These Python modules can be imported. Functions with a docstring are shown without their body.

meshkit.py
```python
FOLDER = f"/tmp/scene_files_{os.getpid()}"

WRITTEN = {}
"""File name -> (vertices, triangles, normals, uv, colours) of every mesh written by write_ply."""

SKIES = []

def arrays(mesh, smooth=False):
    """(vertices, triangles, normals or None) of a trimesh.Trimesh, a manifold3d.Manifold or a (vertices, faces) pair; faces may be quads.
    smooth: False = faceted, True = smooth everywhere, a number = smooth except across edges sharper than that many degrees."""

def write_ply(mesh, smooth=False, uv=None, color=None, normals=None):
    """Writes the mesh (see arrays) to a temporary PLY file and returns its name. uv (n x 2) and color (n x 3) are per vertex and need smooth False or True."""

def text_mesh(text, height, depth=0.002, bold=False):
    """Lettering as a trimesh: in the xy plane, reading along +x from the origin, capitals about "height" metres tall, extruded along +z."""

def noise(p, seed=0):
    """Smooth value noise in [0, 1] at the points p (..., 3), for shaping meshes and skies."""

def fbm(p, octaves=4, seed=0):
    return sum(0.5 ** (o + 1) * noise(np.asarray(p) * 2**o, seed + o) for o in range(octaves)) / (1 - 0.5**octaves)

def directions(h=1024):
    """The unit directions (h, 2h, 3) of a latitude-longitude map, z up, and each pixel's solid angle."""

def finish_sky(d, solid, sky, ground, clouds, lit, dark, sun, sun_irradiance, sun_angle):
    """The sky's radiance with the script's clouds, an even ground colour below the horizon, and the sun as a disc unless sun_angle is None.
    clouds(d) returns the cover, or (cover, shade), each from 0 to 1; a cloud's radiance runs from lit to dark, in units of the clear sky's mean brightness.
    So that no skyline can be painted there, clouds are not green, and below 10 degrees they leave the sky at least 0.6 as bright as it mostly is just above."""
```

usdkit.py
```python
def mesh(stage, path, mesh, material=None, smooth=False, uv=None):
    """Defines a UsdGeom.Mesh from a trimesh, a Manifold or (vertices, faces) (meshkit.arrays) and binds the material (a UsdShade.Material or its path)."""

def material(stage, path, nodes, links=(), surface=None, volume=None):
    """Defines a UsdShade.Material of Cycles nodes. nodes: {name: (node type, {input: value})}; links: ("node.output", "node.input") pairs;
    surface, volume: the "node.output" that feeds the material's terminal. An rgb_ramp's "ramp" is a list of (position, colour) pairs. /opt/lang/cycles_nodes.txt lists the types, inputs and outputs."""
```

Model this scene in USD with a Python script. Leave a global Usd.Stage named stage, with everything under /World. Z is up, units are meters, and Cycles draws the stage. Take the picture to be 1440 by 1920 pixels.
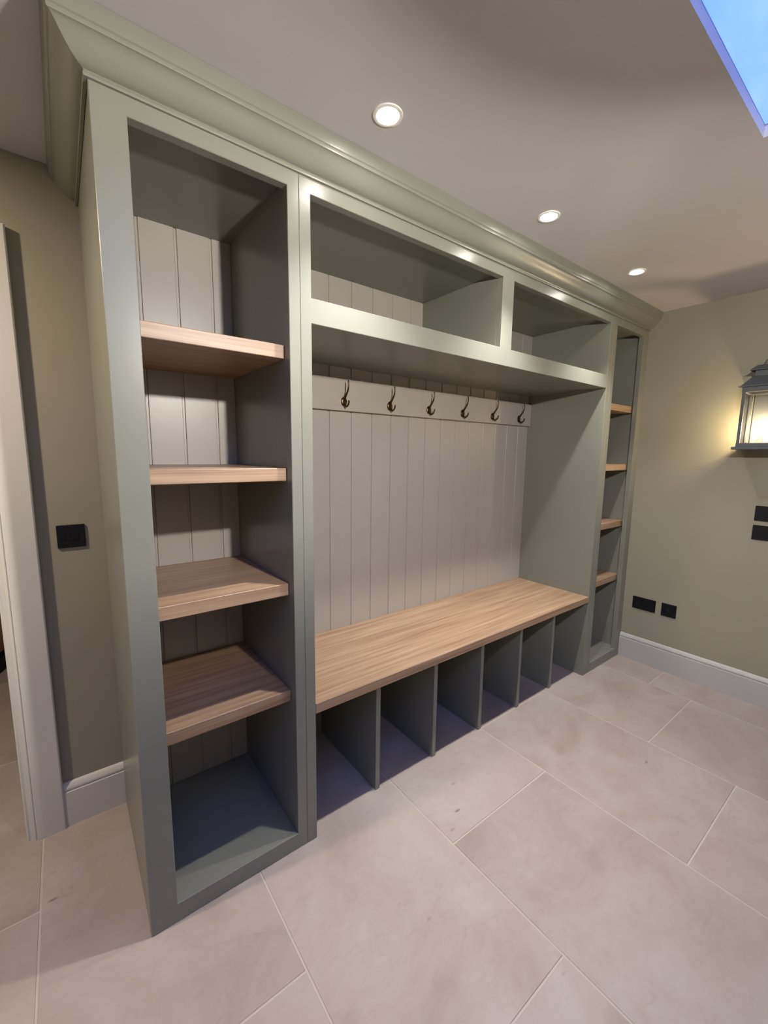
import math
import numpy as np
import trimesh
import manifold3d as m3
import usdkit
from pxr import Usd, UsdGeom, UsdLux, UsdShade, Gf, Sdf

stage = Usd.Stage.CreateInMemory()
UsdGeom.SetStageUpAxis(stage, "Z")
UsdGeom.SetStageMetersPerUnit(stage, 1.0)
UsdGeom.Xform.Define(stage, "/World")
S = 1.05            # survey units -> metres (a UK socket plate comes out 86 mm high)

# ------------------------------------------------------------------ camera
CAM = np.array([-0.10688, -1.21495, 1.39362])
R_RIGHT = (0.79424023, -0.60747438, 0.01254316)
R_DOWN = (-0.07400033, -0.1172002, -0.99034745)
R_FWD = (0.60308076, 0.78564559, -0.13803842)
cam = UsdGeom.Camera.Define(stage, "/World/camera")
cam.CreateHorizontalApertureAttr(36.0)
cam.CreateVerticalApertureAttr(48.0)
cam.CreateFocalLengthAttr(786.35 / 1440 * 36)
cam.CreateClippingRangeAttr(Gf.Vec2f(0.02, 500))
cam.CreateExposureAttr(0.0)
c = CAM * S
cam.AddTransformOp().Set(Gf.Matrix4d(*R_RIGHT, 0, *[-a for a in R_DOWN], 0, *[-a for a in R_FWD], 0, *map(float, c), 1))

# ------------------------------------------------------------------ sky and lamps
dome = UsdLux.DomeLight.Define(stage, "/World/evening_sky")
dome.CreateIntensityAttr(1.0)
dome.CreateColorAttr(Gf.Vec3f(1, 1, 1))
SKY = 1.75
skymat = usdkit.material(stage, "/World/Looks/sky", {
    "co": ("texture_coordinate", {}),
    "n": ("noise_texture", {"scale": 3.0, "detail": 5.0, "roughness": 0.55}),
    "r": ("rgb_ramp", {"ramp": [(0.42, (0.17, 0.35, 1.45)), (0.58, (0.32, 0.49, 1.50))]}),
    "b": ("background_shader", {"strength": SKY})},
    [("co.generated", "n.vector"), ("n.fac", "r.fac"), ("r.color", "b.color")], surface="b.background")
UsdShade.MaterialBindingAPI.Apply(dome.GetPrim()).Bind(skymat)

LENS = 130.0           # radiance of the recessed downlight lenses


def spot(path, pos, aim, radius, intensity, color, angle, soft):
    """A lamp with a beam: a small spherical light shaped to a cone around the aim direction."""
    l = UsdLux.SphereLight.Define(stage, path)
    l.CreateRadiusAttr(radius)
    l.CreateIntensityAttr(intensity)
    l.CreateColorAttr(Gf.Vec3f(*color))
    sh = UsdLux.ShapingAPI.Apply(l.GetPrim())
    sh.CreateShapingConeAngleAttr(angle)
    sh.CreateShapingConeSoftnessAttr(soft)
    z = -np.array(aim, float) / np.linalg.norm(aim)      # lights point along their -z
    x = np.cross([0.0, 1.0, 0.0] if abs(z[1]) < .9 else [1.0, 0, 0], z)
    x /= np.linalg.norm(x)
    y = np.cross(z, x)
    l.AddTransformOp().Set(Gf.Matrix4d(*map(float, x), 0, *map(float, y), 0, *map(float, z), 0, *map(float, pos), 1))
    return l


# downlight of the hallway end of the ceiling, out of frame to the left
hall_lamp = UsdLux.DiskLight.Define(stage, "/World/hall_downlight_beam")
hall_lamp.CreateRadiusAttr(0.035)
hall_lamp.CreateIntensityAttr(2900.0)
hall_lamp.CreateColorAttr(Gf.Vec3f(1.0, 0.84, 0.66))
hall_lamp.AddTranslateOp().Set(Gf.Vec3d(-0.92 * S, 0.10 * S, 2.285 * S))
# dim light in the next room
next_lamp = UsdLux.SphereLight.Define(stage, "/World/next_room_bulb")
next_lamp.CreateRadiusAttr(0.05)
next_lamp.CreateIntensityAttr(60.0)
next_lamp.CreateColorAttr(Gf.Vec3f(1.0, 0.78, 0.5))
next_lamp.AddTranslateOp().Set(Gf.Vec3d(-1.3 * S, 1.9 * S, 2.1 * S))


# ------------------------------------------------------------------ materials
def srgb(r, g, b):
    f = lambda x: x / 12.92 if x <= 0.04045 else ((x + 0.055) / 1.055) ** 2.4
    return tuple(f(x / 255) for x in (r, g, b))


def paint(name, rgb, rough=0.4, bump=0.02, scale=220.0, spec=0.5):
    col = srgb(*rgb)
    return usdkit.material(stage, f"/World/Looks/{name}", {
        "g": ("geometry", {}),
        "n": ("noise_texture", {"scale": scale, "detail": 3.0}),
        "n2": ("noise_texture", {"scale": 3.0, "detail": 3.0}),
        "mr": ("map_range", {"from_min": 0.3, "from_max": 0.7, "to_min": 0.97, "to_max": 1.03}),
        "v": ("hsv", {"color": col}),
        "b": ("bump", {"strength": bump, "distance": 0.002}),
        "p": ("principled_bsdf", {"roughness": rough, "specular_ior_level": spec})},
        [("g.position", "n.vector"), ("g.position", "n2.vector"), ("n2.fac", "mr.value"), ("mr.result", "v.value"), ("v.color", "p.base_color"),
         ("n.fac", "b.height"), ("b.normal", "p.normal")], surface="p.BSDF")


def plain(name, col, rough=0.5, metallic=0.0, emit=None, strength=0.0, spec=0.5):
    d = {"base_color": col, "roughness": rough, "metallic": metallic, "specular_ior_level": spec}
    if emit:
        d.update(emission_color=emit, emission_strength=strength)
    return usdkit.material(stage, f"/World/Looks/{name}", {"p": ("principled_bsdf", d)}, surface="p.BSDF")


M = {}
M["frame"] = paint("sage_green_paint", (121, 121, 109), rough=0.29, bump=0.012)
M["panel"] = paint("stone_paint", (156, 149, 139), rough=0.36, bump=0.015)
M["trim"] = paint("trim_paint", (170, 168, 163), rough=0.35, bump=0.015)
M["door_trim"] = paint("door_trim_paint", (190, 187, 177), rough=0.35, bump=0.015)
M["wall"] = paint("wall_emulsion", (139, 134, 116), rough=0.75, bump=0.06, scale=160, spec=0.3)
M["ceiling"] = paint("ceiling_emulsion", (188, 185, 184), rough=0.8, bump=0.05, scale=140, spec=0.3)
M["black"] = plain("matt_black_plate", srgb(13, 13, 14), 0.5, spec=0.25)
M["black_rocker"] = plain("black_rocker", srgb(11, 11, 12), 0.45, spec=0.25)
M["white"] = plain("white_bezel", srgb(235, 232, 225), 0.4)
M["bronze"] = plain("antique_bronze", srgb(84, 68, 48), 0.32, 1.0)
M["bronze_dark"] = plain("dark_bronze", srgb(58, 46, 34), 0.35, 1.0)
M["zinc"] = paint("zinc_grey_metal", (72, 76, 78), rough=0.5, bump=0.05)
M["gasket"] = plain("grey_gasket", srgb(120, 118, 122), 0.5)
M["candle"] = plain("candle_tube", srgb(230, 222, 205), 0.5)
M["tan"] = paint("tan_weave", (176, 142, 96), rough=0.8, bump=0.3, scale=90)
M["dark"] = plain("dark_base", srgb(14, 12, 11), 0.6)
M["lens"] = plain("downlight_lens", (0.9, 0.9, 0.9), 0.4, emit=(1.0, 0.94, 0.86), strength=LENS)
M["bulb"] = plain("warm_bulb", (0.9, 0.9, 0.9), 0.4, emit=(1.0, 0.74, 0.42), strength=500.0)
M["pane"] = usdkit.material(stage, "/World/Looks/clear_pane", {
    "t": ("transparent_bsdf", {"color": (0.97, 0.98, 0.98)}), "g": ("glossy_bsdf", {"roughness": 0.02, "color": (1, 1, 1)}),
    "f": ("fresnel", {"IOR": 1.35}), "ge": ("geometry", {}), "iv": ("math", {"math_type": "subtract", "value1": 1.0}),
    "mu": ("math", {"math_type": "multiply"}), "m": ("mix_closure", {})},
    [("ge.backfacing", "iv.value2"), ("iv.value", "mu.value1"), ("f.fac", "mu.value2"), ("mu.value", "m.fac"), ("t.BSDF", "m.closure1"), ("g.BSDF", "m.closure2")], surface="m.closure")

M["oak"] = usdkit.material(stage, "/World/Looks/oak", {
    "g": ("geometry", {}), "oi": ("object_info", {}),
    "off": ("vector_math", {"math_type": "multiply_add", "vector2": (3.7, 1.9, 2.3)}),
    "cx": ("combine_xyz", {}),
    "mp": ("mapping", {"scale": (0.9, 26.0, 26.0)}),
    "n": ("noise_texture", {"scale": 1.6, "detail": 6.0, "roughness": 0.62, "distortion": 0.5}),
    "mf": ("mapping", {"scale": (2.6, 190.0, 190.0)}),
    "nf": ("noise_texture", {"scale": 1.0, "detail": 4.0, "roughness": 0.7}),
    "r": ("rgb_ramp", {"ramp": [(0.30, srgb(134, 103, 77)), (0.5, srgb(157, 128, 101)), (0.70, srgb(173, 146, 118))]}),
    "rf": ("rgb_ramp", {"ramp": [(0.32, (0.66, 0.61, 0.56)), (0.50, (0.97, 0.96, 0.95)), (0.68, (1.1, 1.1, 1.1))]}),
    "mx": ("mix", {"mix_type": "multiply", "fac": 0.75}),
    "b": ("bump", {"strength": 0.10, "distance": 0.001}),
    "p": ("principled_bsdf", {"roughness": 0.45})},
    [("oi.random", "cx.x"), ("oi.random", "cx.y"), ("oi.random", "cx.z"), ("cx.vector", "off.vector1"), ("g.position", "off.vector3"),
     ("off.vector", "mp.vector"), ("mp.vector", "n.vector"), ("off.vector", "mf.vector"), ("mf.vector", "nf.vector"), ("n.fac", "r.fac"), ("nf.fac", "rf.fac"),
     ("r.color", "mx.color1"), ("rf.color", "mx.color2"), ("mx.color", "p.base_color"), ("nf.fac", "b.height"), ("b.normal", "p.normal")], surface="p.BSDF")

M["stone"] = usdkit.material(stage, "/World/Looks/limestone", {
    "g": ("geometry", {}), "oi": ("object_info", {}), "cx": ("combine_xyz", {}),
    "off": ("vector_math", {"math_type": "multiply_add", "vector2": (17.0, 11.0, 5.0)}),
    "n": ("noise_texture", {"scale": 2.4, "detail": 8.0, "roughness": 0.6, "distortion": 1.0}),
    "r": ("rgb_ramp", {"ramp": [(0.30, srgb(146, 133, 122)), (0.48, srgb(157, 145, 135)), (0.58, srgb(161, 150, 142)), (0.75, srgb(167, 158, 147))]}),
    "nb": ("noise_texture", {"scale": 11.0, "detail": 9.0, "roughness": 0.7, "distortion": 2.0}),
    "rb": ("rgb_ramp", {"ramp": [(0.30, (0.86, 0.84, 0.82)), (0.42, (0.97, 0.965, 0.96)), (0.60, (1, 1, 1)), (0.70, (1.05, 1.04, 1.02))]}),
    "mb": ("mapping", {"scale": (1.0, 1.7, 1.0), "rotation": (0, 0, 0.5)}),
    "md": ("mapping", {"scale": (1.0, 2.6, 1.0), "rotation": (0, 0, -0.6)}), "vo": ("voronoi_texture", {"scale": 7.0, "randomness": 1.0}),
    "rv": ("rgb_ramp", {"ramp": [(0.05, (0.55, 0.51, 0.48)), (0.12, (1, 1, 1))]}),
    "nm": ("noise_texture", {"scale": 3.3, "detail": 2.0}),
    "rm": ("rgb_ramp", {"ramp": [(0.54, (0, 0, 0)), (0.63, (1, 1, 1))]}),
    "m0": ("mix", {"mix_type": "multiply", "fac": 0.9}), "m1": ("mix", {"mix_type": "multiply"}),
    "tv": ("map_range", {"to_min": 0.965, "to_max": 1.03}), "hs": ("hsv", {}),
    "b": ("bump", {"strength": 0.12, "distance": 0.002}),
    "p": ("principled_bsdf", {"roughness": 0.52, "specular_ior_level": 0.4})},
    [("oi.random", "cx.x"), ("oi.random", "cx.y"), ("oi.random", "cx.z"), ("cx.vector", "off.vector1"), ("g.position", "off.vector3"),
     ("off.vector", "n.vector"), ("off.vector", "mb.vector"), ("mb.vector", "nb.vector"), ("off.vector", "md.vector"), ("md.vector", "vo.vector"), ("off.vector", "nm.vector"),
     ("n.fac", "r.fac"), ("nb.fac", "rb.fac"), ("vo.distance", "rv.fac"), ("nm.fac", "rm.fac"),
     ("r.color", "m0.color1"), ("rb.color", "m0.color2"), ("m0.color", "m1.color1"), ("rv.color", "m1.color2"), ("rm.color", "m1.fac"),
     ("oi.random", "tv.value"), ("tv.result", "hs.value"), ("m1.color", "hs.color"), ("hs.color", "p.base_color"),
     ("nb.fac", "b.height"), ("b.normal", "p.normal")], surface="p.BSDF")
M["grout"] = paint("grout", (174, 165, 153), rough=0.9, bump=0.2, scale=400, spec=0.2)

# ------------------------------------------------------------------ object helpers
_used = {}


def numbered(parent, name):
    k = (parent, name)
    n = _used.get(k, 0)
    _used[k] = n + 1
    return f"{parent}/{name}" + (f"_{n:03d}" if n else "")


class Node:
    def __init__(self, path, base):
        self.path, self.base = path, np.array(base, float)


def custom(prim, **kw):
    for k, v in kw.items():
        if v is not None:
            prim.SetCustomDataByKey(k, v)


def thing(name, label, category, base, group=None):
    """A thing: an Xform at its base (survey units); children are its parts."""
    path = numbered("/World", name)
    x = UsdGeom.Xform.Define(stage, path)
    x.AddTranslateOp().Set(Gf.Vec3d(*[float(b * S) for b in base]))
    custom(x.GetPrim(), label=label, category=category, group=group)
    return Node(path, base)


def structure(name, base=(0, 0, 0), label=None):
    path = numbered("/World", name)
    x = UsdGeom.Xform.Define(stage, path)
    x.AddTranslateOp().Set(Gf.Vec3d(*[float(b * S) for b in base]))
    custom(x.GetPrim(), kind="structure", label=label)
    return Node(path, base)


def arr(mesh):
    if isinstance(mesh, (list,)):
        mesh = trimesh.util.concatenate([arr(m) for m in mesh])
        return mesh
    if hasattr(mesh, "to_mesh"):
        m = mesh.to_mesh()
        return trimesh.Trimesh(np.array(m.vert_properties[:, :3], float), np.array(m.tri_verts), process=False)
    if isinstance(mesh, tuple):
        return trimesh.Trimesh(mesh[0], mesh[1], process=False)
    return mesh


def part(parent, name, mesh, mat, smooth=False, label=None, kind=None):
    """A mesh in survey world coordinates, stored relative to its thing."""
    t = arr(mesh).copy()
    t.vertices = (np.asarray(t.vertices) - parent.base) * S
    path = numbered(parent.path, name)
    p = usdkit.mesh(stage, path, t, M[mat], smooth=smooth)
    custom(p.GetPrim(), label=label, kind=kind)
    return Node(path, parent.base)


def single(name, mesh, mat, kind="structure", smooth=False, label=None):
    t = arr(mesh).copy()
    t.vertices = np.asarray(t.vertices) * S
    path = numbered("/World", name)
    p = usdkit.mesh(stage, path, t, M[mat], smooth=smooth)
    custom(p.GetPrim(), kind=kind, label=label)
    return Node(path, (0, 0, 0))


def dup(node, base, label, group):
    name = node.path.split("/")[-1]
    path = numbered("/World", name)
    x = UsdGeom.Xform.Define(stage, path)
    x.GetPrim().GetReferences().AddInternalReference(node.path)
    x.GetPrim().SetInstanceable(True)
    x.ClearXformOpOrder()
    UsdGeom.XformCommonAPI(x).SetTranslate(Gf.Vec3d(*[float(b * S) for b in base]))
    custom(x.GetPrim(), label=label, group=group)
    return x


# ------------------------------------------------------------------ shape helpers
def box(x0, x1, y0, y1, z0, z1, b=0.0012):
    """A box with chamfered edges (44 triangles)."""
    b = min(b, (x1 - x0) / 3, (y1 - y0) / 3, (z1 - z0) / 3)
    lo, hi = np.array([x0, y0, z0]), np.array([x1, y1, z1])
    if b <= 0:
        t = trimesh.creation.box(hi - lo)
        t.apply_translation((lo + hi) / 2)
        return t
    pts = []
    for s in np.ndindex(2, 2, 2):
        corner = np.where(np.array(s) == 1, hi, lo)
        inner = np.where(np.array(s) == 1, hi - b, lo + b)
        for k in range(3):
            p = inner.copy()
            p[k] = corner[k]
            pts.append(p)
    return trimesh.convex.convex_hull(np.array(pts))


def plate(rings, y0, depth, c=0.0012):
    """A flat plate in the xz plane with openings, chamfered front edges. rings: counter-clockwise outer, clockwise holes, material on the left."""
    rings = [np.array(r, float) for r in rings]
    front = []
    for r in rings:
        e = np.roll(r, -1, 0) - r
        e /= np.linalg.norm(e, axis=1, keepdims=True)
        n = np.stack([-e[:, 1], e[:, 0]], 1)
        npv = np.roll(n, 1, 0)
        front.append(r + c * (n + npv) / (1 + (n * npv).sum(1, keepdims=True)))
    tri = np.array(m3.triangulate(rings))
    a, f = np.vstack(rings), np.vstack(front)
    N = len(a)
    mk = lambda p, y: np.stack([p[:, 0], np.full(len(p), y), p[:, 1]], 1)
    V = np.vstack([mk(f, y0), mk(a, y0 + c), mk(a, y0 + depth)])
    F = [tri, tri[:, ::-1] + 2 * N]
    o = 0
    for r in rings:
        i = np.arange(len(r)) + o
        j = np.roll(i, -1)
        for l in (0, 1):
            A, B, C, D = i + l * N, i + (l + 1) * N, j + (l + 1) * N, j + l * N
            F += [np.stack([A, B, C], 1), np.stack([A, C, D], 1)]
        o += len(r)
    V2 = np.vstack(F)
    return trimesh.Trimesh(V[V2.ravel()], np.arange(V2.size).reshape(-1, 3), process=False)


def rect(x0, z0, x1, z1):
    return [(x0, z0), (x1, z0), (x1, z1), (x0, z1)]


def hole(x0, z0, x1, z1):
    return rect(x0, z0, x1, z1)[::-1]


def loft(stations, smooth_close=True):
    """Rings of equal length joined along their order, ends capped (fan-free: uses triangulation of the first ring's own plane)."""
    st = [np.array(s, float) for s in stations]
    n = len(st[0])
    V = np.vstack(st)
    F = []
    for k in range(len(st) - 1):
        i = np.arange(n) + k * n
        j = np.roll(np.arange(n), -1) + k * n
        F += [np.stack([i, j, j + n], 1), np.stack([i, j + n, i + n], 1)]
    for k, flip in ((0, True), (len(st) - 1, False)):
        p = st[k] - st[k].mean(0)
        u, s, vt = np.linalg.svd(p)
        q = p @ vt[:2].T
        area = 0.5 * (q[:, 0] * np.roll(q[:, 1], -1) - q[:, 1] * np.roll(q[:, 0], -1)).sum()
        if area < 0:
            q = q * [1, -1]
        F.append(np.array(m3.triangulate([q])) + k * n)
    F = np.vstack(F)
    t = trimesh.Trimesh(V, F, process=False)
    t.merge_vertices()
    t.fix_normals()
    return t


def tube(pts, radii, sides=12, sub=6):
    """A smooth tube through points with rounded ends."""
    from scipy.interpolate import CubicSpline
    pts = np.array(pts, float)
    d = np.r_[0, np.cumsum(np.linalg.norm(np.diff(pts, axis=0), axis=1))]
    s = np.linspace(0, d[-1], sub * (len(pts) - 1) + 1)
    p = CubicSpline(d, pts)(s)
    r = np.interp(s, d, radii)
    t = np.gradient(p, axis=0)
    t /= np.linalg.norm(t, axis=1, keepdims=True)
    ref = np.array([1.0, 0.013, 0.007])
    a = np.cross(t, ref)
    a /= np.linalg.norm(a, axis=1, keepdims=True)
    b = np.cross(t, a)
    rings = []
    P = [p[0] - t[0] * r[0] * k for k in (0.95, 0.7)] + list(p) + [p[-1] + t[-1] * r[-1] * k for k in (0.7, 0.95)]
    Rr = [r[0] * 0.3, r[0] * 0.72] + list(r) + [r[-1] * 0.72, r[-1] * 0.3]
    A = [a[0]] * 2 + list(a) + [a[-1]] * 2
    B = [b[0]] * 2 + list(b) + [b[-1]] * 2
    ang = np.arange(sides) * 2 * np.pi / sides
    for pp, rr, aa, bb in zip(P, Rr, A, B):
        rings.append(pp + rr * (np.cos(ang)[:, None] * aa + np.sin(ang)[:, None] * bb))
    return loft(rings)


def lathe(profile, centre, axis="z", n=32):
    t = trimesh.creation.revolve(np.array(profile, float), sections=n)
    if axis == "-y":
        t.apply_transform(trimesh.transformations.rotation_matrix(np.pi / 2, [1, 0, 0]))
    if axis == "-x":
        t.apply_transform(trimesh.transformations.rotation_matrix(-np.pi / 2, [0, 1, 0]))
    t.apply_translation(centre)
    return t


# ================================================================== the room
XE, YB, ZC = 2.9515, 0.61, 2.29          # right wall, wall behind the units, ceiling
XL, YF = -1.70, -2.20                    # left wall, wall behind the camera
NX0, NX1, NY1 = -2.6, 1.0, 3.3           # next room
DX0, DX1, DZ = -1.10, -0.302, 1.958      # doorway
WT = 0.13

single("wall_back", plate([[(XL - .1, 0), (DX0 - .02, 0), (DX0 - .02, DZ + .02), (DX1 + .02, DZ + .02), (DX1 + .02, 0), (XE + .1, 0), (XE + .1, ZC), (XL - .1, ZC)]], YB, WT, 0.0005), "wall",
       label="olive stone painted wall behind the fitted units with a doorway")
single("wall_right", box(XE, XE + .1, YF - .1, YB, 0, ZC, 0), "wall", label="olive stone painted end wall with lantern and sockets")
single("wall_left", box(XL - .1, XL, YF - .1, YB, 0, ZC, 0), "wall")
single("wall_front", box(XL, XE, YF - .1, YF, 0, ZC, 0), "wall")
single("wall_beyond_doorway", [box(NX0 - .1, NX1 + .1, NY1, NY1 + .1, 0, ZC, 0), box(NX0 - .1, NX0, YB + WT, NY1, 0, ZC, 0), box(NX1, NX1 + .1, YB + WT, NY1, 0, ZC, 0),
                             box(NX0, XL - .1, YB + .05, YB + WT, 0, ZC, 0)], "wall")

# ceiling with the rooflight opening
SX0, SX1, SY0, SY1 = -1.30, 1.537, -2.05, -0.8115
SUP = 0.030                               # upstand above the ceiling face
cs = m3.CrossSection([[(XL - .1, YF - .1), (XE + .1, YF - .1), (XE + .1, NY1 + .1), (NX0 - .1, NY1 + .1), (NX0 - .1, YB), (XL - .1, YB)]]) - \
    m3.CrossSection([[(SX0, SY0), (SX1, SY0), (SX1, SY1), (SX0, SY1)]])
single("ceiling", cs.extrude(0.02).translate([0, 0, ZC]), "ceiling", label="off-white plastered ceiling")

w1 = structure("window_1", (SX0, SY0, ZC), label="rooflight cut into the ceiling with evening sky above")
up = 0.03
for x0, x1, y0, y1 in ((SX0 - up, SX1 + up, SY1, SY1 + up), (SX0 - up, SX1 + up, SY0 - up, SY0), (SX0 - up, SX0, SY0, SY1), (SX1, SX1 + up, SY0, SY1)):
    part(w1, "reveal", box(x0, x1, y0, y1, ZC + 0.0202, ZC + SUP, 0), "ceiling")
    part(w1, "gasket", box(x0, x1, y0, y1, ZC + SUP, ZC + SUP + .004, 0), "gasket")
part(w1, "glazing_bar", box(SX0 + .0005, SX1 - .0005, -1.32, -1.28, ZC + .002, ZC + SUP + .003), "trim")
part(w1, "pane", box(SX0 - up, SX1 + up, SY0 - up, SY1 + up, ZC + SUP + .0042, ZC + SUP + .012, 0), "pane")

# floor: limestone flags on a grout bed
fl = structure("floor", (0, 0, 0), label="limestone flag floor in staggered rows")
part(fl, "grout_bed", box(NX0 - .1, XE + .1, YF - .1, NY1 + .1, -0.05, -0.0016, 0), "grout")
cols = [-2.60, -2.02, -1.432, -0.845, -0.2575, 0.3215, 0.9165, 1.508, 2.094, 2.690, XE]
known = {3: [0.283], 4: [-0.338], 5: [-0.741], 6: [-0.317], 7: [-0.857], 8: [-0.514], 9: [-0.2925], 0: [0.0], 1: [-0.4], 2: [-0.1]}
up_len = {4: 1.0, 5: 1.4, 7: .906, 9: .9}
G = 0.0029
for i in range(len(cols) - 1):
    y = known[i][0]
    ys = [y]
    while ys[0] > YF:
        ys.insert(0, ys[0] - 0.864)
    ys.append(ys[-1] + up_len.get(i, 0.864))
    while ys[-1] < NY1:
        ys.append(ys[-1] + 0.864)
    for a, b in zip(ys[:-1], ys[1:]):
        a, b = max(a, YF), min(b, NY1)
        if b - a > .03 and not (cols[i] > NX1 and a > YB + WT):
            part(fl, "tile", box(cols[i] + G, cols[i + 1] - G, a + G, b - G, -0.02, 0, 0.0012), "stone")

# skirting boards
SK = [(0, 0), (.018, 0), (.018, .1365), (.0145, .1385), (.0135, .1415), (.0165, .1455), (.0162, .152), (.0125, .160), (.0085, .166), (.004, .1695), (0, .1700)]
sk = lambda pt: np.array([pt(o, z) for o, z in SK])
single("baseboard_right", loft([sk(lambda o, z: (XE - o, -0.0012, z)), sk(lambda o, z: (XE - o, YF, z))]), "trim", label="moulded skirting board along the end wall")
single("baseboard_back", loft([sk(lambda o, z: (-0.191, YB - o, z)), sk(lambda o, z: (0.0016, YB - o, z))]), "door_trim", label="short moulded skirting between door frame and shelving")
single("baseboard_left", loft([sk(lambda o, z: (XL + o, YB - .03, z)), sk(lambda o, z: (XL + o, YF, z))]), "trim")
single("baseboard_front", loft([sk(lambda o, z: (XL + .02, YF + o, z)), sk(lambda o, z: (XE - .02, YF + o, z))]), "trim")

# door frame: moulded architrave, lining, stop, strike plate
d1 = structure("door_1", (DX1, YB, 0), label="painted door frame around the opening to the next room")
AR = [(0, 0), (0, .010), (.004, .0125), (.009, .0105), (.012, .013), (.018, .018), (.024, .0195), (.0275, .017), (.029, .024), (.031, .025), (.108, .025), (.1115, .023), (.1125, .020), (.1125, 0)]
# (distance outwards from the opening edge, thickness proud of the wall)
arch = lambda pt: np.array([pt(a, t) for a, t in AR])
part(d1, "architrave", loft([arch(lambda a, t: (DX1 + a, YB - t, 0)), arch(lambda a, t: (DX1 + a, YB - t, DZ + a)),
                            arch(lambda a, t: (DX0 - a, YB - t, DZ + a)), arch(lambda a, t: (DX0 - a, YB - t, 0))]), "door_trim")
for x0, x1 in ((DX1 - .002, DX1 + .0195), (DX0 - .0195, DX0 + .002)):
    part(d1, "lining", box(x0, x1, YB + .0004, YB + WT, 0, DZ - .0025), "door_trim")
part(d1, "lining", box(DX0 - .0195, DX1 + .0195, YB + .0004, YB + WT, DZ - .002, DZ + .0195), "door_trim")
part(d1, "strike_plate", box(DX1 - .0034, DX1 - .0019, YB + .004, YB + .030, .962, 1.004, .0004), "bronze_dark", label="dark strike plate on the door lining")

# ================================================================== fitted furniture
FT = 0.028                                # face frame thickness
HT = 2.205
ZO, ZB = 2.149, 0.0606
BY = 0.508                                # face of the boarding
YBK = BY + .012


def boards(th, x0, x1, z0, z1, first, pitch, mat="panel"):
    """Tongue-and-groove boarding, one mesh per board, a square-sunk joint with a bead between boards."""
    edges = []
    x = first
    while x > x0:
        x -= pitch
    e = [x0]
    x += pitch
    while x < x1 - .004:
        if x > x0 + .004:
            e.append(x)
        x += pitch
    e.append(x1)
    g = .0046
    for a, b in zip(e[:-1], e[1:]):
        l = a + (g if a != x0 else 0)
        r = b - (g if b != x1 else 0)
        pr = [(a, YBK), (a, BY + .0045), (l - .0012, BY + .0045) if l > a else (a, BY + .0040), (l, BY + .0012) if l > a else (a, BY + .0012), (l + .0012, BY),
              (r - .0012, BY), (r, BY + .0012) if r < b else (b, BY + .0012), (r + .0012, BY + .0045) if r < b else (b, BY + .0040), (b, BY + .0045), (b, YBK)]
        part(th, "board", loft([np.array([(px, py, z0) for px, py in pr]), np.array([(px, py, z1) for px, py in pr])]), mat)


SHELVES = (1.7181, 1.3436, 0.9647, 0.5865)
SY = 0.038


def oak_shelves(th, x0, x1, names):
    for z, lab in zip(SHELVES, names):
        part(th, "shelf", box(x0, x1, SY, BY - .0008, z - .0404, z, .0016), "oak", label=lab)


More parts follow.
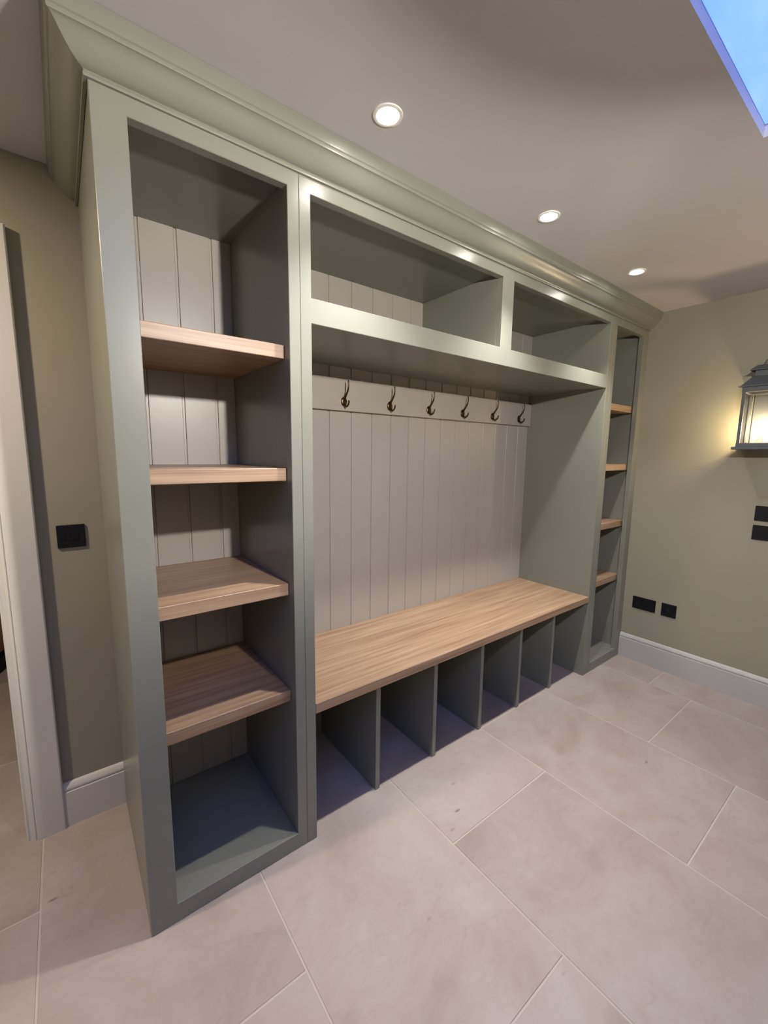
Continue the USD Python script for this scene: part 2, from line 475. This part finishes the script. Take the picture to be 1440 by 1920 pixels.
# --- shelving unit at the doorway end
su = thing("shelving_unit", "tall sage green open shelving unit with oak shelves, next to the door frame", "shelving unit", (0.25, 0.25, 0))
part(su, "face_frame", plate([rect(0, 0, .4988, HT), hole(.0715, ZB, .4624, ZO)], 0, FT, .0015), "frame")
part(su, "side_panel", box(.0010, .020, FT, YB - .001, 0, HT, .0008), "frame")
part(su, "side_panel", box(.4624, .4980, FT, YBK, 0, HT, .0006), "frame")
part(su, "top_panel", box(.0202, .4622, FT, BY - .0006, 2.1704, 2.190, .0006), "frame")
part(su, "base_panel", box(.0202, .4622, FT + .0002, BY - .0006, .036, ZB - .0004, .0006), "frame")
boards(su, .0202, .4622, .036, 2.190, 0.1522, 0.1193)
oak_shelves(su, .0204, .4620, ("top oak shelf", "second oak shelf from the top", "third oak shelf from the top", "lowest oak shelf"))

# --- bench and coat unit
XA, XB = 0.5367, 2.443                    # inner edges of its two stiles
M0, M1 = 1.4545, 1.5319                   # middle stile of the upper lockers
ZU, ZS = 1.8608, 1.7863
bu = thing("coat_bench_unit", "wide sage green coat unit with oak bench, boarded back and upper cubbyholes", "coat bench", (1.49, 0.25, 0))
part(bu, "face_frame", plate([[(.4992, 0), (XA, 0), (XA, ZS), (XB, ZS), (XB, 0), (2.4833, 0), (2.4833, HT), (.4992, HT)],
                              hole(XA, ZU, M0, ZO), hole(M1, ZU, XB, ZO)], 0, FT, .0015), "frame")
part(bu, "side_panel", box(.4996, XA, FT + .0002, YBK, 0, HT, .0006), "frame")
part(bu, "side_panel", box(XB, 2.4829, FT + .0002, YBK, 0, HT, .0006), "frame")
part(bu, "top_panel", box(XA + .0002, XB - .0002, FT + .0002, BY - .0006, 2.1704, 2.190, .0006), "frame")
part(bu, "locker_base", box(XA + .0002, XB - .0002, FT + .0002, BY - .0006, ZS + .0002, ZU, .0006), "frame")
part(bu, "partition", box(M0, M1, FT + .0002, BY - .0006, ZU + .0002, 2.1702, .0006), "frame")
boards(bu, XA + .0002, XB - .0002, .5254, 2.190, 0.8888, 0.1204)
part(bu, "lower_back", box(XA + .0002, XB - .0002, BY, YBK, 0, .484, .0006), "frame")
part(bu, "seat", box(XA + .0004, XB - .0004, -.0005, BY + .004, .4874, .5251, .0018), "oak", label="oak bench seat")
for a in (.835, 1.160, 1.484, 1.807, 2.131):
    part(bu, "divider", box(a, a + .022, .0465, BY - .0006, 0, .4872, .001), "frame")
part(bu, "hook_rail", box(XA + .0006, XB - .0006, .4868, BY - .0002, 1.5885, 1.7325, .0015), "panel", label="painted rail carrying the coat hooks")

# --- shelving unit against the end wall
ru = thing("shelving_unit", "narrow sage green open shelving unit with oak shelves, against the lantern wall", "shelving unit", (2.72, 0.25, 0))
part(ru, "face_frame", plate([rect(2.4837, 0, XE - .0008, HT), hole(2.5226, ZB, 2.8818, ZO)], 0, FT, .0015), "frame")
part(ru, "side_panel", box(2.4835, 2.5040, FT + .0002, YBK, 0, HT, .0006), "frame")
part(ru, "side_panel", box(2.9172, 2.9350, FT + .0002, YBK, 0, HT, .0006), "frame")
part(ru, "top_panel", box(2.5042, 2.9170, FT + .0002, BY - .0006, 2.1704, 2.190, .0006), "frame")
part(ru, "base_panel", box(2.5042, 2.9170, FT + .0002, BY - .0006, .036, ZB - .0004, .0006), "frame")
boards(ru, 2.5042, 2.9170, .036, 2.190, 2.56, 0.1193)
oak_shelves(ru, 2.5044, 2.9168, ("top oak shelf", "second oak shelf from the top", "third oak shelf from the top", "lowest oak shelf"))

# --- cornice across all three units, mitred round the open end
CP = [(0, 2.1905), (.0072, 2.1905), (.0080, 2.1935), (.0078, 2.1975), (.0058, 2.2005), (.0075, 2.2025), (.013, 2.2040), (.020, 2.2066), (.028, 2.2115), (.036, 2.2185), (.044, 2.2275),
      (.0505, 2.2360), (.0560, 2.2420), (.0610, 2.2455), (.0640, 2.2460), (.0650, 2.2490), (.0652, 2.2545), (.0682, 2.2570), (.0690, 2.2605), (.0735, ZC - .0006), (0, ZC - .0006)]
cp = lambda pt: np.array([pt(o, z) for o, z in CP])
co = thing("cornice", "moulded sage green cornice running along the top of the fitted units to the ceiling", "cornice", (1.47, 0, 2.19))
part(co, "front_run", loft([cp(lambda o, z: (-o, -o, z)), cp(lambda o, z: (XE - .0008, -o, z))]), "frame", smooth=32)
part(co, "return_run", loft([cp(lambda o, z: (-o, YB - .0008, z)), cp(lambda o, z: (-o - .0003, -o, z))]), "frame", smooth=32)

# --- coat hooks
HZ = 1.6296


def make_hook(x, label):
    h = thing("coat_hook", label, "coat hook", (x, .4866, HZ), "coat hooks along the rail")
    t = trimesh.creation.icosphere(3)
    t.vertices *= [.0165, .0066, .0215]
    t.apply_translation([x, .4866, HZ])
    t = trimesh.intersections.slice_mesh_plane(t, [0, -1, 0], [0, .4866, 0], cap=False)
    part(h, "back_plate", t, "bronze", smooth=True)
    for dx in (-.0085, .0085):
        part(h, "screw", lathe([(0, .003), (.0026, .0024), (.0030, 0)], (x + dx, .4832, HZ), "-y", 14), "bronze_dark", smooth=40)
    part(h, "coat_arm", tube([(x, .4835, HZ + .004), (x, .4760, 1.6480), (x, .4640, 1.6620), (x, .4520, 1.6790), (x, .4470, 1.6975), (x, .4490, 1.7200)],
                             [.0058, .0052, .0042, .0036, .0032, .0030]), "bronze", smooth=60)
    part(h, "lower_arm", tube([(x, .4835, HZ - .004), (x, .4780, 1.6135), (x, .4660, 1.6060), (x, .4520, 1.6110), (x, .4450, 1.6200), (x, .4435, 1.6290)],
                              [.0058, .0052, .0043, .0038, .0036, .0038]), "bronze", smooth=60)
    return h


hook_labels = ["bronze double coat hook at the near end of the rail by the tall shelving",
               "bronze double coat hook, second along the rail from the doorway end",
               "bronze double coat hook, third along the rail from the doorway end",
               "bronze double coat hook, third from the lantern end of the rail",
               "bronze double coat hook, last but one before the bench unit's far side panel",
               "bronze double coat hook at the far end of the rail beside the side panel"]
hx = [.957, 1.227, 1.4965, 1.7645, 2.0365, 2.3070]
hook = make_hook(hx[0], hook_labels[0])
for x, lab in zip(hx[1:], hook_labels[1:]):
    dup(hook, (x, .4866, HZ), lab, "coat hooks along the rail")


# --- downlights
def make_downlight(x, y, label):
    d = thing("downlight", label, "downlight", (x, y, ZC), "recessed ceiling downlights")
    part(d, "bezel", lathe([(.0300, -.0005), (.0305, -.0030), (.0345, -.0042), (.0395, -.0030), (.0405, -.0004)], (x, y, ZC), n=48), "white", smooth=50)
    part(d, "lens", lathe([(0, -.0022), (.020, -.0021), (.0299, -.0012), (.0299, -.0006)], (x, y, ZC), n=40), "lens", smooth=60)
    spot(d.path + "/beam", (0, 0, -.028 * S), (0, 0, -1), .020, 5800.0, (1.0, .97, .93), 46.0, 1.0)
    return d


make_downlight(.656, -.2165, "lit round ceiling downlight nearest the camera, above the tall shelving's edge")
make_downlight(1.428, -.2165, "lit round ceiling downlight, the middle one of three, above the upper cubbyholes")
make_downlight(2.200, -.2165, "lit round ceiling downlight nearest the lantern wall")


# --- sockets and switches
def rocker(y0, y1, z0, z1):
    return (y0, y1, z0, z1)


def wall_plate(name, label, cat, y0, y1, z0, z1, rockers=(), holes=()):
    p = thing(name, label, cat, (XE, (y0 + y1) / 2, z0))
    part(p, "plate", box(XE - .0062, XE - .0003, y0, y1, z0, z1, .0012), "black")
    for a, b, cc, dd in rockers:
        part(p, "rocker", box(XE - .0074, XE - .0060, y0 + a, y0 + b, z0 + cc, z0 + dd, .0009), "black_rocker")
    for a, b, cc, dd in holes:
        part(p, "pin_slot", box(XE - .0066, XE - .0060, y0 + a, y0 + b, z0 + cc, z0 + dd, .0001), "dark")
    return p


pins = lambda o: [(o - .003, o + .003, .030, .042), (o - .014, o - .007, .018, .023), (o + .007, o + .014, .018, .023)]
wall_plate("socket", "black double power socket low on the lantern wall, closest to the shelving", "socket", -.1985, -.0590, .3680, .4500,
           [(.058, .068, .052, .070), (.072, .082, .052, .070)], pins(.032) + pins(.108))
wall_plate("socket", "small black square outlet low on the lantern wall, beside the double socket", "socket", -.3175, -.2335, .3670, .4510,
           [], [(.036, .048, .036, .048)])
wall_plate("switch_plate", "upper black switch plate on the end wall below the lantern", "switch", -.7180, -.6345, 1.0495, 1.1325,
           [(.020, .040, .022, .060), (.044, .064, .022, .060)])
wall_plate("switch_plate", "lower black switch plate on the end wall, directly under another plate", "switch", -.7170, -.6335, .9430, 1.0245,
           [(.020, .040, .022, .060), (.044, .064, .022, .060)])

sp = thing("switch_plate", "black light switch on the strip of wall between door frame and tall shelving", "switch", (-.097, YB, 1.0515))
part(sp, "plate", box(-.1375, -.0565, YB - .0062, YB - .0003, 1.0515, 1.1320, .0012), "black")
for a in (-.1185, -.0955):
    part(sp, "rocker", box(a, a + .020, YB - .0074, YB - .0060, 1.075, 1.109, .0009), "black_rocker")

# --- wall lantern
LX0, LX1, LY0, LY1 = 2.780, 2.940, -.7100, -.5500
LZ0, LZ1 = 1.4550, 1.7630
LXC, LYC = (LX0 + LX1) / 2, (LY0 + LY1) / 2
la = thing("wall_lantern", "lit zinc grey box lantern with glass sides mounted on the end wall", "lantern", (XE, LYC, 1.43))
part(la, "back_plate", box(LX1, XE - .0003, LY0 + .02, LY1 - .02, 1.440, 1.800, .002), "zinc")
pw = .0135
for x in (LX0, LX1 - pw):
    for y in (LY0, LY1 - pw):
        part(la, "post", box(x, x + pw, y, y + pw, LZ0, LZ1, .0012), "zinc")
for z0, z1 in ((LZ0 - .002, LZ0 + .018), (LZ1 - .026, LZ1 + .001)):
    part(la, "rail", [box(LX0 - .0012, LX0 + pw + .0005, LY0 - .0012, LY1 + .0012, z0, z1, .001), box(LX1 - pw - .0005, LX1 + .0012, LY0 - .0012, LY1 + .0012, z0, z1, .001),
                      box(LX0 + pw, LX1 - pw, LY0 - .0012, LY0 + pw, z0, z1, .001), box(LX0 + pw, LX1 - pw, LY1 - pw, LY1 + .0012, z0, z1, .001)], "zinc")
part(la, "base", box(LX0 - .016, LX1 + .006, LY0 - .016, LY1 + .016, 1.4385, 1.4530, .002), "zinc")


def frustum(z0, a0, z1, a1):
    q = lambda a, z: [(LXC + sx * a, LYC + sy * a, z) for sx, sy in ((-1, -1), (1, -1), (1, 1), (-1, 1))]
    return trimesh.convex.convex_hull(np.array(q(a0, z0) + q(a1, z1)))


part(la, "roof", [frustum(1.7645, .0965, 1.7685, .0965), frustum(1.7686, .0900, 1.8160, .0520)], "zinc")
part(la, "collar", [frustum(1.8160, .0440, 1.8480, .0440), frustum(1.8200, .0480, 1.8240, .0480)], "zinc")
part(la, "cap", [frustum(1.8482, .0630, 1.8525, .0640), frustum(1.8526, .0620, 1.8760, .0400)], "zinc")
hang = tube([(LXC, LYC + .022 * math.cos(t), 1.876 + .030 * math.sin(t)) for t in np.linspace(0, math.pi, 9)], [.003] * 9, sub=3)
part(la, "ring", hang, "zinc", smooth=60)
part(la, "pane", box(LX0 + .005, LX0 + .0075, LY0 + pw, LY1 - pw, LZ0 + .018, LZ1 - .026, 0), "pane")
for y in (LY0 + .005, LY1 - .0075):
    part(la, "pane", box(LX0 + pw, LX1 - pw, y, y + .0025, LZ0 + .018, LZ1 - .026, 0), "pane")
part(la, "candle_tube", lathe([(0, 1.4532), (.019, 1.4532), (.020, 1.458), (.0135, 1.461), (.0125, 1.512), (0, 1.514)], (LXC, LYC, 0), n=28), "candle", smooth=40)
part(la, "bulb", lathe([(0, 1.5142), (.010, 1.516), (.017, 1.528), (.0190, 1.541), (.0165, 1.556), (.009, 1.574), (.003, 1.584), (0, 1.585)], (LXC, LYC, 0), n=28), "bulb", smooth=True)

# --- seat in the next room, glimpsed through the doorway
ts = thing("pouffe", "rounded tan seat on a black base glimpsed through the doorway", "pouffe", (-.88, 2.35, 0))
prof = [(0, .09), (.36, .09), (.405, .125), (.43, .19), (.435, .30), (.42, .40), (.38, .455), (.30, .475), (0, .48)]
part(ts, "cushion", lathe(prof, (-.88, 2.35, 0), n=64), "tan", smooth=50)
part(ts, "base", lathe([(0, 0), (.40, 0), (.41, .01), (.40, .088), (0, .089)], (-.88, 2.35, 0), n=64), "dark", smooth=40)

# --- hanging lantern under the rooflight's glazing bar, out of frame to the right of the camera (its shadows run under every shelf)
PX, PY, PZ = .57, -1.30, 1.94
pl = thing("pendant_lantern", "hanging grey lantern with a wide hood under the rooflight bar", "lantern", (PX, PY, PZ))
part(pl, "hood", lathe([(.018, PZ + .120), (.060, PZ + .112), (.165, PZ + .059), (.170, PZ + .053), (.160, PZ + .055), (.058, PZ + .106), (.018, PZ + .112)], (PX, PY, 0), n=40), "zinc", smooth=40)
part(pl, "tray", lathe([(0, PZ - .112), (.120, PZ - .112), (.128, PZ - .100), (.118, PZ - .104), (0, PZ - .104)], (PX, PY, 0), n=40), "zinc", smooth=40)
part(pl, "rod", box(PX - .005, PX + .005, PY - .005, PY + .005, PZ + .112, ZC + SUP + .003), "zinc")
for k in range(3):
    a = -1.57 + 2.0944 * k
    part(pl, "stay", tube([(PX + .122 * math.cos(a), PY + .122 * math.sin(a), PZ - .106), (PX + .126 * math.cos(a), PY + .126 * math.sin(a), PZ - .02), (PX + .130 * math.cos(a), PY + .130 * math.sin(a), PZ + .074)], [.003] * 3), "zinc")
bulb = UsdLux.SphereLight.Define(stage, pl.path + "/bulb_light")
bulb.CreateRadiusAttr(.026)
bulb.CreateIntensityAttr(4800.0)
bulb.CreateColorAttr(Gf.Vec3f(1.0, 0.955, 0.90))
